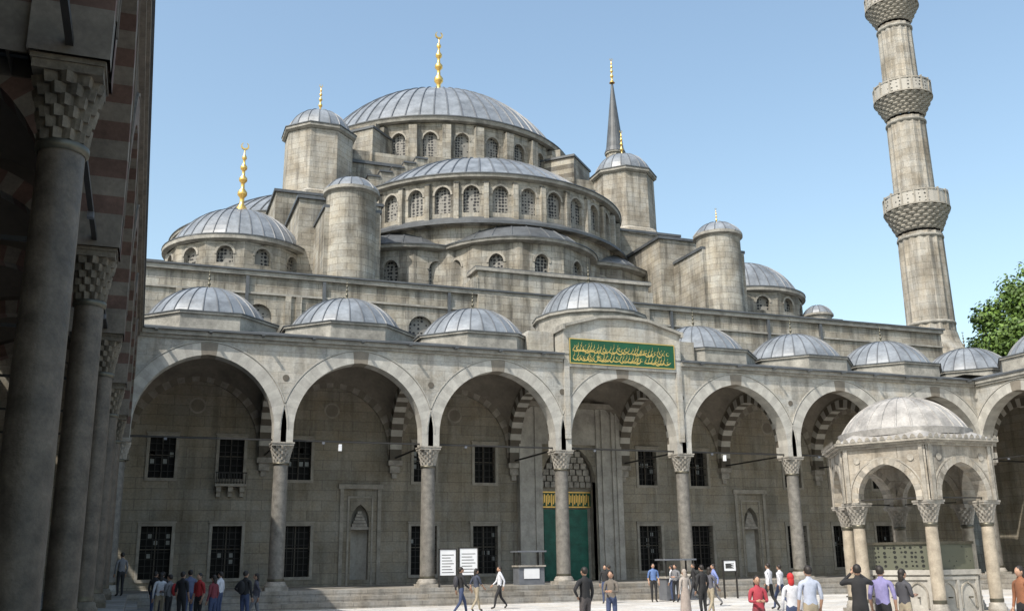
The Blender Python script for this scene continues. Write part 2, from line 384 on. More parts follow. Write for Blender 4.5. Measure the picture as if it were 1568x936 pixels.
def ribbon(pts,w):
    n=len(pts)
    for i in range(n-1):
        (x,z),(u,v)=pts[i],pts[i+1]; l=math.hypot(u-x,v-z) or 1
        w0=w*(.35+.65*sin(pi*(i+.3)/n)); w1=w*(.35+.65*sin(pi*(i+1.3)/n))
        nx,nz=-(v-z)/l,(u-x)/l; nx=nx*.6+.4*.7; nz=nz*.6+.4*.7
        yy=-.606-random.random()*.004
        cp.poly([(x-nx*w0/2,yy,z-nz*w0/2),(u-nx*w1/2,yy,v-nz*w1/2),(u+nx*w1/2,yy,v+nz*w1/2),(x+nx*w0/2,yy,z+nz*w0/2)],'gold')
rc=random.Random(3)
x=X0+.18
while x<X1-.4:
    for row,zb in ((0,Z0+.2),(1,Z0+.66)):
        k=rc.random()
        if k<.6:
            h=rc.uniform(.35,.55); ribbon([(x+.03*sin(t*2)+t*.025,zb+h*t/6) for t in range(7)],.065)
        if k<.8:
            w=rc.uniform(.25,.55); dp=rc.uniform(.08,.18); ribbon([(x+w*t/8,zb+.1-dp*sin(pi*t/8)+.06*t/8) for t in range(9)],.085)
        if k>.5:
            r=rc.uniform(.06,.1); xx=x+.08;zz=zb+rc.uniform(.12,.25); ribbon([(xx+r*cos(t*.8),zz+r*sin(t*.8)) for t in range(8)],.05)
        if rc.random()<.6:
            xx=x+rc.uniform(0,.15); zz=zb+rc.uniform(.2,.35); ribbon([(xx,zz),(xx+.05,zz+.04)],.06)
    x+=rc.uniform(.15,.25)
cp.build(arc)

# ------------------------------------------------------------ mosque
mos=empty('blue_mosque')
I=lambda x,y,z:(x,y,z)
w=MB('entrance_wall'); wn=MB('window_grilles')
ops=[]
offs=[5.35,9.0,16.1,19.7,23.2]
for o in offs:
    for sg in (-1,1):
        x=AX+sg*o; ops.append((x,.75,.95,3.6,None)); ops.append((x,.64,6.05,8.2,None))
for sg in (-1,1): ops.append((AX+sg*12.65,.5,.75,3.9,.5))
for x in (-.7,8.7,27.3,36.7): ops.append((x,.75,14.3,15.0,.02))
ops.append((AX,1.75,.45,6.2,.6))
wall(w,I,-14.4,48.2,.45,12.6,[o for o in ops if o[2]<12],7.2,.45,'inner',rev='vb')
wall(w,I,-14.4,48.2,12.6,17.35,[o for o in ops if o[2]>12],7.2,.45,'wall')
for o in offs:
    for sg in (-1,1):
        x=AX+sg*o
        for a,zb,zt,nx,nz in ((.75,.95,3.6,5,8),(.64,6.05,8.2,4,6)):
            wn.poly([(x-a,7.62,zb),(x+a,7.62,zb),(x+a,7.62,zt),(x-a,7.62,zt)],'glass')
            for i in range(1,nx): xx=x-a+2*a*i/nx; wn.box(xx-.016,xx+.016,7.3,7.334,zb,zt,'iron')
            for i in range(1,nz): zz=zb+(zt-zb)*i/nz; wn.box(x-a,x+a,7.338,7.37,zz-.016,zz+.016,'iron')
            f=.16
            w.box(x-a-f,x-a,7.13,7.2,zb-f,zt+f,'vb'); w.box(x+a,x+a+f,7.13,7.2,zb-f,zt+f,'vb')
            w.box(x-a,x+a,7.135,7.2,zt,zt+f,'vb'); w.box(x-a-.0,x+a+.0,7.135,7.2,zb-f,zb,'vb'); w.box(x-a-f-.05,x+a+f+.05,7.06,7.2,zt+f,zt+f+.08,'vb')
            rr=random.Random(int(x*10+zb))
            wn.box(x-.03,x+.03,7.5,7.56,zb,zt,'wf'); wn.box(x-a,x+a,7.5,7.56,zb+(zt-zb)*.55,zb+(zt-zb)*.55+.05,'wf')
            if rr.random()<.4:
                for k in range(5):
                    i=rr.randrange(nx); j=rr.randrange(nz//3,nz-1)
                    wn.box(x-a+2*a*i/nx+.06,x-a+2*a*(i+1)/nx-.06,7.57,7.58,zb+(zt-zb)*j/nz+.06,zb+(zt-zb)*(j+1)/nz-.06,'pane')
for sg in (-1,1):
    x=AX+sg*12.65
    w.poly([(x-.5,7.65,.75),(x,8.0,.75),(x,8.0,4.9),(x-.5,7.65,4.9)],'marble'); w.poly([(x,8.0,.75),(x+.5,7.65,.75),(x+.5,7.65,4.9),(x,8.0,4.9)],'marble')
    for t in range(6):
        ww=.5*(1-t/6.5); w.box(x-ww,x+ww,7.25+t*.02,7.6,3.4+t*.17,3.55+t*.17,'cap')
    w.box(x-1.15,x-.95,7.1,7.2,.45,5.6,'vb'); w.box(x+.95,x+1.15,7.1,7.2,.45,5.6,'vb'); w.box(x-1.25,x+1.25,7.05,7.2,5.6,5.85,'vb'); w.box(x-.72,x-.62,7.14,7.2,.45,5.1,'vb'); w.box(x+.62,x+.72,7.14,7.2,.45,5.1,'vb'); w.box(x-.72,x+.72,7.14,7.2,5.1,5.2,'vb')
for x in (-.7,8.7,27.3,36.7): wn.poly([(x-.75,7.5,14.3),(x+.75,7.5,14.3),(x+.75,7.5,15.9),(x-.75,7.5,15.9)],'lat')
bx=AX-19.7
w.box(bx-.8,bx+.8,6.55,7.2,5.62,5.75,'vb'); 
for dx in (-.6,0,.6): w.box(bx+dx-.12,bx+dx+.12,6.7,7.2,5.35,5.62,'vb'); w.box(bx+dx-.1,bx+dx+.1,6.9,7.2,5.1,5.35,'vb')
for dx in [-.75+.15*i for i in range(11)]: w.box(bx+dx-.02,bx+dx+.02,6.58,6.62,5.75,6.3,'iron')
w.box(bx-.8,bx+.8,6.57,6.63,6.3,6.36,'iron')
w.box(-14.4,48.3,7.0,7.2,17.35,17.6,'trim'); w.box(-14.4,48.4,6.9,7.6,17.6,17.7,'leadd')
w.box(-14.4,48.2,7.08,7.2,16.3,16.42,'trim')
w.box(12.2,23.9,6.95,8.5,17.7,18.85,'wall'); w.box(12.0,24.1,6.8,8.7,18.85,19.05,'trim'); w.box(12.0,24.1,6.85,8.6,19.05,19.12,'leadd')
w.box(12.2,23.9,6.9,7.2,13,17.35,'wall')
w.box(11.9,12.2,6.9,8.4,17.7,18.4,'wall');w.box(23.9,24.2,6.9,8.4,17.7,18.4,'wall')
for x in (-1.4,2.9,10.4,25.6,33.1,37.4): w.box(x-.09,x+.09,7.0,7.19,13,17.3,'leadd')
for x in (-5,-3.6,-2.4,.9,1.5): w.box(x-.16,x+.16,7.05,7.2,13,16.3,'wall')
w.build(mos); wn.build(mos)
po=MB('main_portal')
for sg in (-1,1):
    s=lambda a,b_:(AX+min(sg*a,sg*b_),AX+max(sg*a,sg*b_))
    for a,b_,y in ((1.8,2.1,6.98),(2.1,2.3,6.85),(2.3,2.75,6.95),(2.75,3.0,6.8),(3.0,3.35,6.7)):
        q=s(a,b_); po.box(q[0],q[1],y,7.19,.45,10.6,'marble')
po.box(AX-3.5,AX+3.5,6.6,7.19,10.6,10.9,'vb')
po.poly([(AX-1.8,7.1,8.4),(AX+1.8,7.1,8.4),(AX+1.8,7.1,10.6),(AX-1.8,7.1,10.6)],'marble')
po.poly([(AX-1.8,8.1,.45),(AX+1.8,8.1,.45),(AX+1.8,8.1,8.6),(AX-1.8,8.1,8.6)],'vb')
for sg in (-1,1): po.poly([(AX+sg*1.75,7.2,.45),(AX+sg*1.75,8.1,.45),(AX+sg*1.75,8.1,8.5),(AX+sg*1.75,7.2,8.5)],'vb')
for t in range(7):
    ww=1.75*(1-(t/8)**1.5); z=5.9+t*.36
    for k in range(9-t):
        x=AX-ww+2*ww*(k+.5)/(9-t); po.box(x-ww/(9-t)*.8,x+ww/(9-t)*.8,7.25+.1*(6-t)*.9,8.05,z,z+.33,'cap')
po.box(AX-1.5,AX+1.5,7.95,8.08,.45,4.6,'door')
for i in range(2):
    for j in range(4):
        xx=AX-1.38+i*1.42; po.box(xx,xx+1.33,7.91,7.95,.6+j*.98,1.45+j*.98,'door')
po.box(AX-1.7,AX+1.7,7.9,8.06,4.7,5.65,'green')
for k in range(28):
    x=AX-1.6+k*.116; po.box(x,x+.07,7.875,7.9,4.8+.1*(k%3),5.5-.08*(k%2),'gold')
po.box(AX-1.7,AX+1.7,7.87,7.9,4.7,4.77,'gold');po.box(AX-1.7,AX+1.7,7.87,7.9,5.57,5.65,'gold')
po.build(mos)
b=MB('hall_body')
b.box(-14.3,48.1,8.15,64,0,17.3,'wall'); b.box(-14.3,48.1,7.7,64,17.3,17.5,'leadd')
b.box(-14,-4,20,50,17.5,21.4,'wall'); b.box(-14.1,-3.9,19.9,50.1,21.4,21.6,'leadd')
b.box(40,50,20,50,17.5,21.4,'wall'); b.box(39.9,50.1,19.9,50.1,21.4,21.6,'leadd')
cy0=36; hb=12.3; DZ=-1.4
b.box(AX-hb,AX+hb,cy0-hb+.6,cy0+hb-.6,17.5,32.3,'wall'); b.box(AX-hb-.15,AX+hb+.15,cy0-hb+.45,cy0+hb-.45,32.3,32.55,'leadd')
b.box(AX-11.5,AX+11.5,cy0-11.5,cy0+11.5,32.55,34.9+DZ,'wall')
for sg in (-1,1):
    for t in range(7):
        xx=AX+sg*(11.4-t*.95); z=29.6+t*.5
        xs=sorted((xx,AX+sg*(11.4-(t+1)*.95)))
        b.box(xs[0],xs[1],22.6,24.25,26,z,'wall'); b.box(xs[0]-.03,xs[1]+.03,22.5,24.2,z,z+.14,'leadd')
b.box(AX-4.75,AX+4.75,23.2,24.25,26,33.2,'wall')
for sg in (-1,1):
    for yy in (0,1):
        c0=AX+sg*13.2
        fy=(lambda y: y) if yy==0 else (lambda y:72-y)
        def bx2(xa,xb,ya,yb,za,zb,m): 
            y1,y2=sorted((fy(ya),fy(yb))); b.box(xa,xb,y1,y2,za,zb,m)
        bx2(c0-3.4,c0+3.4,20.6,27.2,17.5,27.7,'wall'); bx2(c0-3.55,c0+3.55,20.45,27.3,27.7,27.9,'leadd')
        bx2(c0-2.7,c0+2.7,13.2,20.5,17.5,24.6,'wall'); bx2(c0-2.85,c0+2.85,13.05,20.4,24.6,24.8,'leadd')
        bx2(c0-1.7,c0+1.7,9,13.1,17.5,22.6,'wall'); bx2(c0-1.8,c0+1.8,9,13.0,22.6,22.8,'leadd')
b.build(mos)
def xfring(cx,cy,a,Rm):
    ca,sa=cos(a),sin(a)
    return lambda x,y,z:(cx+(Rm-y)*ca - x*sa, cy+(Rm-y)*sa + x*ca, z)
def drum(mb,cx,cy,R,z0,z1,nw,a0,a1,ow,zb,zs,e,mat,but=0,butw=.5,frame='vb'):
    st=(a1-a0)/nw; wd=2*R*math.tan(st/2)
    for k in range(nw):
        a=a0+st*(k+.5); xf=xfring(cx,cy,a,R)
        wall(mb,xf,-wd/2,wd/2,z0,z1,[(0,ow,zb,zs,e)],0,.45,mat,nseg=10)
        mb.poly([xf(-ow-.02,.3,zb-.02),xf(ow+.02,.3,zb-.02),xf(ow+.02,.3,z1-.05),xf(-ow-.02,.3,z1-.05)],'lat')
        ring(mb,xf,0,ow,zs,e,.14,-.05,.02,6,lambda i,K:frame)
    if but:
        for k in range(nw+(0 if a1-a0>6.2 else 1)):
            a=a0+st*k; xf=xfring(cx,cy,a,R/cos(st/2)); mb.box(-butw/2,butw/2,-but,.1,z0,z1-.35,mat,xf)
            mb.poly([xf(-butw/2-.03,-but-.04,z1-.35),xf(butw/2+.03,-but-.04,z1-.35),xf(butw/2+.03,.1,z1-.1),xf(-butw/2-.03,.1,z1-.1)],'leadd')
DC=((.39,.37,.325),(.29,.275,.245),(.155,.145,.125))
M['drumst']=stone('ashlar_drum',*DC,center=(AX,36),R=11.8,stain=.8)
md=MB('main_dome')
drum(md,AX,36,11.9,34.7+DZ,38.3+DZ,28,0,2*pi,.6,35.3+DZ,36.8+DZ,.1,'drumst',but=.55,butw=.7)
lathe(md,AX,36,[(r,z+DZ) for r,z in ((12.0,38.3),(12.4,38.35),(12.5,38.65))],84,'trim'); lathe(md,AX,36,[(r,z+DZ) for r,z in ((12.55,38.65),(12.55,38.75),(11.7,38.95))],84,'leadd')
dome(md,AX,36,38.8+DZ,11.8,7.2,60,'lead',18,b=.09,w=.05)
lathe(md,AX,36,[(r,z+DZ-.4) for r,z in ((1.3,46.25),(.9,46.5),(.5,46.9),(.3,47.5))],24,'gold',True)
finial(md,AX,36,46.5+DZ,7.4)
for q in range(4):
    a=pi/4+q*pi/2
    xf=xfring(AX,36,a,13.6); md.box(-2,2,-.9,3,31.8,36.9+DZ,'wall',xf); md.box(-2.1,2.1,-1,3,36.9+DZ,37.1+DZ,'leadd',xf)
    md.box(-1.3,1.3,.6,3,37.1+DZ,38.1+DZ,'wall',xf)
md.build(mos)
def semidome(cx,cy,d,name,windows=True):
    key='st_'+name; M[key]=stone('ashlar_'+name,*DC,center=(cx,cy),R=11,stain=.8)
    sd=MB(name); R=11.1
    drum(sd,cx,cy,R,24.6,27.6,17,d-pi/2,d+pi/2,.58,25.15,26.5,.08,key,but=.3,butw=.35)
    lathe(sd,cx,cy,[(R+.05,27.6),(R+.4,27.68),(R+.45,27.9)],60,'trim',a0=d-pi/2,a1=d+pi/2)
    lathe(sd,cx,cy,[(R+.5,27.9),(R+.5,27.98),(R-.7,28.2)],60,'leadd',a0=d-pi/2,a1=d+pi/2)
    dome(sd,cx,cy,28.05,10.5,4.7,30,'lead',16,a0=d-pi/2,a1=d+pi/2,b=.08,w=.05)
    lathe(sd,cx,cy,[(R-.1,24.9),(11.95,24.3),(11.95,24.1)],60,'leadd',a0=d-pi/2,a1=d+pi/2)
    lathe(sd,cx,cy,[(11.3,17.5),(11.3,24.1),(11.95,24.12)],60,key,a0=d-pi/2,a1=d+pi/2)
    for da in (-60,0,60):
        a=d+math.radians(da); ex,ey=cx+7.6*cos(a),cy+7.6*sin(a); r=5.7
        drum(sd,ex,ey,r,17.5,22.3,7,a-1.92,a+1.92,.52,19.5,21.0,.1,key)
        lathe(sd,ex,ey,[(r+.05,22.3),(r+.5,22.4),(r+.55,22.6)],40,'trim'); lathe(sd,ex,ey,[(r+.6,22.6),(r+.6,22.68),(r+.1,22.85)],40,'leadd')
        dome(sd,ex,ey,22.75,5.8,2.5,26,'leadd',8,w=.05)
    sd.build(mos)
semidome(AX,24.0,-pi/2,'front_semi_dome'); semidome(6,36,pi,'left_semi_dome'); semidome(30,36,0,'right_semi_dome'); semidome(AX,48,pi/2,'rear_semi_dome')
for i,(sg,yy) in enumerate(((-1,23.7),(1,23.7),(-1,48.3),(1,48.3))):
    cx=AX+sg*13.2; t=MB('pier_turret'); cr=1/cos(pi/8); a=pi/8
    k='turst%d'%i; M[k]=stone('ashlar_turret',(.405,.38,.335),(.32,.30,.265),(.18,.17,.15),center=(cx,yy),R=2.7,stain=.65)
    lathe(t,cx,yy,[(3.2*cr,27.6),(3.0*cr,28.2),(2.5*cr,28.5),(2.45*cr,33.4)],8,k,a0=a,a1=a+2*pi)
    lathe(t,cx,yy,[(2.5*cr,33.4),(2.7*cr,33.55),(2.7*cr,33.75)],8,'trim',a0=a,a1=a+2*pi); lathe(t,cx,yy,[(2.75*cr,33.75),(2.75*cr,33.83),(2.35,33.95)],8,'leadd',a0=a,a1=a+2*pi)
    dome(t,cx,yy,33.8,2.5,2.1,18,'lead',10,w=.03); finial(t,cx,yy,35.8,2.6,'gold'); t.build(mos)
for i,(sg,yy) in enumerate(((-1,9.6),(1,9.6))):
    cx=AX+sg*13.2; t=MB('round_turret'); k='rst%d'%i; M[k]=stone('ashlar_round_turret',*DC,center=(cx,yy),R=1.55,stain=.7)
    lathe(t,cx,yy,[(1.58,17.3),(1.55,23.6)],40,k,True); lathe(t,cx,yy,[(1.55,23.6),(1.75,23.7),(1.75,23.9)],40,'trim'); 
    dome(t,cx,yy,23.9,1.72,1.0,14,'lead',8,w=.025)
    if sg>0: finial(t,cx,yy,24.8,1.3,'gold')
    t.build(mos)
for i,(sg,yy) in enumerate(((-1,16),(1,16),(-1,56),(1,56))):
    cx=AX+sg*19.3; t=MB('corner_dome'); k='cst%d'%i; M[k]=stone('ashlar_corner_drum',*DC,center=(cx,yy),R=4.4,stain=.7)
    R=4.35; dz=-.65
    drum(t,cx,yy,R,17.4,21.4+dz,12,0,2*pi,.5,19.4,19.95,.01,k)
    lathe(t,cx,yy,[(R+.1,21.4+dz),(R+.4,21.5+dz),(R+.4,21.75+dz)],48,'trim'); lathe(t,cx,yy,[(R+.43,21.75+dz),(R+.43,21.82+dz),(R-.1,22.0+dz)],48,'leadd')
    dome(t,cx,yy,21.8+dz,4.3,3.0,34,'lead',12,w=.03)
    lathe(t,cx,yy,[(.7,24.65+dz),(.5,24.8+dz),(.2,25.3+dz)],16,'gold',True); finial(t,cx,yy,24.8+dz,5.2 if sg<0 else 3.0); t.build(mos)
t=MB('stair_cupola'); lathe(t,41.2,12,[(1.0,17.4),(1.0,19.2),(1.15,19.25),(1.15,19.4)],20,'trim'); dome(t,41.2,12,19.4,1.1,.75,12,'lead',6,w=.025); t.build(mos)
# ------------------------------------------------------------ minarets
def minaret(cx,cy):
    root=empty('minaret'); mk='mst%d'%int(cy); M[mk]=stone('ashlar_minaret',(.41,.385,.34),(.33,.31,.275),(.18,.17,.15),bh=.55,center=(cx,cy),R=1.7,stain=.65)
    m=MB('shaft'); n=32
    fl=lambda i,j:1.045 if i%2==0 else .98
    m.box(cx-2.4,cx+2.4,cy-2.4,cy+2.4,G,16.6,mk)
    lathe(m,cx,cy,[(2.6,16.6),(2.0,18.0),(1.88,18.6)],n,mk)
    lathe(m,cx,cy,[(1.75,18.6),(1.67,26.9)],n,mk,False,fl)
    lathe(m,cx,cy,[(1.54,30),(1.48,37.1)],n,mk,False,fl)
    lathe(m,cx,cy,[(1.38,40),(1.33,45.9)],n,mk,False,fl)
    lathe(m,cx,cy,[(1.25,48),(1.2,55.3)],n,mk,False,fl)
    for z,r_ in ((19.2,1.83),(26.4,1.76),(36.6,1.58),(45.4,1.43),(55.2,1.35)): 
        lathe(m,cx,cy,[(r_-.05,z),(r_+.05,z+.1),(r_+.05,z+.22),(r_-.05,z+.3)],32,'trim',True)
    m.build(root)
    bl=MB('balconies')
    for z0,z1,z2,ra,rb in ((27.1,28.9,30.2,1.72,2.5),(37.3,38.9,40.2,1.5,2.28),(46.1,47.6,48.9,1.36,2.12)):
        T=7; prof=[]
        for t in range(T):
            f0=t/T; f1=(t+1)/T; r0=ra+(rb-ra)*f0; r1=ra+(rb-ra)*f1
            prof+=[(r0,z0+(z1-z0)*f0,t),(r1,z0+(z1-z0)*(f0+.6/T),t),(r1,z0+(z1-z0)*f1-.01,t)]
        def rf(i,j): 
            ph=(i+(prof[j][2]%2)*2)%4; return 1.025 if ph==0 else (.955 if ph==2 else 1.0)
        lathe(bl,cx,cy,[(q[0],q[1]) for q in prof],80,'vb',False,rf)
        lathe(bl,cx,cy,[(rb,z1),(rb+.1,z1+.02),(rb+.1,z1+.14),(rb,z1+.16)],32,'vb')
        lathe(bl,cx,cy,[(rb,z1+.16),(rb,z2-.12)],32,'rail'); lathe(bl,cx,cy,[(rb-.1,z1+.16),(rb-.1,z2-.12)],32,'rail')
        lathe(bl,cx,cy,[(rb+.05,z2-.12),(rb+.05,z2),(rb-.14,z2)],32,'vb'); lathe(bl,cx,cy,[(ra-.3,z1+.1),(rb,z1+.1)],32,'vb')
        for k in range(16):
            xf=xfring(cx,cy,k*pi/8,rb+.02); bl.box(-.06,.06,-.04,.12,z1+.16,z2+.12,'vb',xf)
        if z1<45:
            a=-.5
            ox,oy=cx+(rb-.3)*cos(a),cy+(rb-.3)*sin(a)
            sx=lambda x,y,z,ox=ox,oy=oy,zz=z2+.45:(ox+z,oy+y,zz+x)
            lathe(bl,0,0,[(.05,-.3),(.08,0),(.26,.4)],14,'iron2',True,xf=sx); bl.box(ox-.05,ox+.05,oy-.05,oy+.05,z2-.1,z2+.4,'iron')
    bl.build(root)
    s=MB('spire'); lathe(s,cx,cy,[(1.45,55.5),(1.2,56.2),(.12,66.2)],20,'leadd'); finial(s,cx,cy,66.1,4.0); s.build(root)
minaret(52.1,12); minaret(51.3,64)

# ------------------------------------------------------------ ablution fountain
fo=empty('ablution_fountain'); FX,FY=18.0,-21.0
k=MB('pavilion'); va=[math.radians(-120+60*i) for i in range(6)]
hexp=lambda R,z:[(FX+R*cos(a),FY+R*sin(a),z) for a in va]
def hexwall(mb,R0,z0,R1,z1,mat):
    A,B=hexp(R0,z0),hexp(R1,z1)
    for i in range(6): j=(i+1)%6; mb.poly([A[i],A[j],B[j],B[i]],mat)
M['fst']=stone('fountain_marble',(.44,.405,.35),(.38,.35,.305),(.25,.225,.19),bw=.9,bh=.42,stain=.75,msize=.006)
M['fv']=plain('fountain_voussoir',(.36,.33,.28),.7,scale=2.5,var=.5)
for i in range(6):
    A=Vector((FX+2.42*cos(va[i]),FY+2.42*sin(va[i]),0)); B=Vector((FX+2.42*cos(va[(i+1)%6]),FY+2.42*sin(va[(i+1)%6]),0))
    u=(B-A).normalized(); inn=Vector((-u.y,u.x,0))
    xf=lambda x,y,z,A=A,u=u,inn=inn: (A.x+u.x*x+inn.x*y, A.y+u.y*x+inn.y*y, z)
    ln=(B-A).length
    wall(k,xf,-.1,ln+.1,3.3,4.98,[(ln/2,.98,3.3,3.42,.16)],-.2,.4,'fst',back=True,nseg=18)
    ring(k,xf,ln/2,.9,3.42,.16,.2,-.235,.235,9,lambda i,K:'fst' if i%2 else 'fv',stilt=.12)
    ring(k,xf,ln/2,1.14,3.42,.1,.05,-.225,-.19,12,lambda i,K:'fv')
    for dx in (-.85,.85):
        P=[xf(ln/2+dx+.11*cos(t*pi/6),-.23,4.62+.11*sin(t*pi/6)) for t in range(12)]; k.poly(P,'fv')
    for x in (-.04,ln-.08): k.box(x,x+.12,-.26,-.2,3.3,4.98,'fv',xf)
    for t in range(12):
        x=(t+.5)*(ln+.42)/12-.21; k.poly([xf(x-.09,-.45,5.2),xf(x+.09,-.45,5.2),xf(x+.07,-.46,5.27),xf(x,-.47,5.33),xf(x-.07,-.46,5.27)],'fv')
    k.box(.2,ln-.2,-.02,.02,3.36,3.4,'iron',xf)
for R,z0,z1 in ((2.72,4.98,5.06),(2.84,5.06,5.12),(2.92,5.12,5.2)): 
    hexwall(k,R,z0,R,z1,'fv'); hexwall(k,R-.2,z0,R,z0,'fv')
hexwall(k,2.92,5.2,2.75,5.2,'fv'); hexwall(k,2.8,5.2,2.1,5.52,'leadk')
k.poly(hexp(2.6,4.97),'plast')
lathe(k,FX,FY,[(2.12,5.4),(2.14,5.62),(2.02,5.66)],40,'leadk'); dome(k,FX,FY,5.62,2.03,1.22,26,'leadk',12,b=.03,w=.02)
k.build(fo)
c=MB('columns')
M['fcol']=plain('fountain_column',(.40,.345,.27),.5,scale=3,var=.35)
for a in va:
    x,y=FX+2.25*cos(a),FY+2.25*sin(a)
    column(c,x,y,G+.15,2.62,3.3,.195,.32,'fcol')
c.build(fo)
b=MB('basin')
hexwall(b,3.0,G,3.0,G+.15,'step'); b.poly(hexp(3.0,G+.15),'step')
hexwall(b,1.8,G+.15,1.8,1.05,'marble'); hexwall(b,1.9,1.05,1.9,1.2,'marble'); hexwall(b,1.8,1.05,1.9,1.05,'marble'); hexwall(b,1.9,1.2,1.6,1.2,'marble')
hexwall(b,1.72,1.2,1.72,1.98,'grille'); hexwall(b,1.78,1.98,1.78,2.06,'brz'); hexwall(b,1.78,2.06,1.5,2.06,'brz'); b.poly(hexp(1.6,1.25),'step')
for i in range(6):
    A=Vector((FX+1.8*cos(va[i]),FY+1.8*sin(va[i]),0)); B=Vector((FX+1.8*cos(va[(i+1)%6]),FY+1.8*sin(va[(i+1)%6]),0))
    u=(B-A).normalized(); inn=Vector((-u.y,u.x,0)); xf=lambda x,y,z,A=A,u=u,inn=inn:(A.x+u.x*x+inn.x*y,A.y+u.y*x+inn.y*y,z)
    for x in (.06,.86,1.62): b.box(x,x+.1,-.05,0,G+.15,1.0,'marble',xf)
    b.box(.06,1.72,-.055,0,.9,1.0,'marble',xf); ring(b,xf,.51,.26,.45,.1,.05,-.04,0,6,lambda i,K:'fv',stilt=.4); ring(b,xf,1.29,.26,.45,.1,.05,-.04,0,6,lambda i,K:'fv',stilt=.4)
    for x in (.5,1.3): b.box(x,x+.04,-.16,0,.35,.39,'brz',xf)
b.build(fo)
# ------------------------------------------------------------ trees
M['bark']=plain('bark',(.10,.075,.05),.9)
def leafm(n,c):
    m,nt,b=newmat(n); tc=N(nt,'ShaderNodeTexCoord').outputs['Object']
    L(nt,mixc(nt,'MULTIPLY',1,c,ramp(nt,noise(nt,.9,3,tc),[(.3,.6),(.7,1.5)])),b.inputs['Base Color']); b.inputs['Roughness'].default_value=.6
    return m
M['leaf']=leafm('leaves',(.075,.13,.025)); M['leaf2']=leafm('leaves_light',(.11,.18,.03))
def tree(cx,cy,h,r,seed):
    rd=random.Random(seed); t=MB('broadleaf_tree')
    def limb(p,q,r0,r1):
        p=Vector(p);q=Vector(q);d=(q-p).normalized(); s=d.orthogonal().normalized(); u=d.cross(s)
        A=[t.vv(p+(s*cos(a)+u*sin(a))*r0) for a in [i*pi/4 for i in range(8)]]; B=[t.vv(q+(s*cos(a)+u*sin(a))*r1) for a in [i*pi/4 for i in range(8)]]
        for i in range(8): t.face((A[i],A[(i+1)%8],B[(i+1)%8],B[i]),'bark',True)
    limb((cx,cy,G),(cx,cy,h*.4),.5,.35)
    cl=[]
    for i in range(170):
        while 1:
            p=Vector((rd.uniform(-1,1),rd.uniform(-1,1),rd.uniform(-1,1)))
            if .3<p.length<1: break
        c=Vector((cx+p.x*r,cy+p.y*r,h*.66+p.z*h*.32)); cl.append(c)
        if i<22: limb((cx,cy,h*.38),c,.16,.03)
    for c in cl:
        cr=rd.uniform(.8,1.8)
        for k in range(170):
            d=Vector((rd.gauss(0,1),rd.gauss(0,1),rd.gauss(0,.8))); d=d.normalized()*cr*rd.random()**.45
            p=c+d; n=(d.normalized()+Vector((rd.uniform(-.7,.7),rd.uniform(-.7,.7),rd.uniform(-.2,.9)))).normalized()
            s=n.orthogonal().normalized(); s.rotate(Matrix.Rotation(rd.uniform(0,6.3),3,n)); u=n.cross(s); a=rd.uniform(.13,.24)
            t.poly([p+s*a,p+u*a*.6,p-s*a,p-u*a*.6],'leaf' if rd.random()<.6 else 'leaf2')
    t.build()
tree(61.8,11.5,23.4,5.2,1); tree(66.0,9,29.5,6.6,2); tree(60.6,13,19.6,4.4,3)
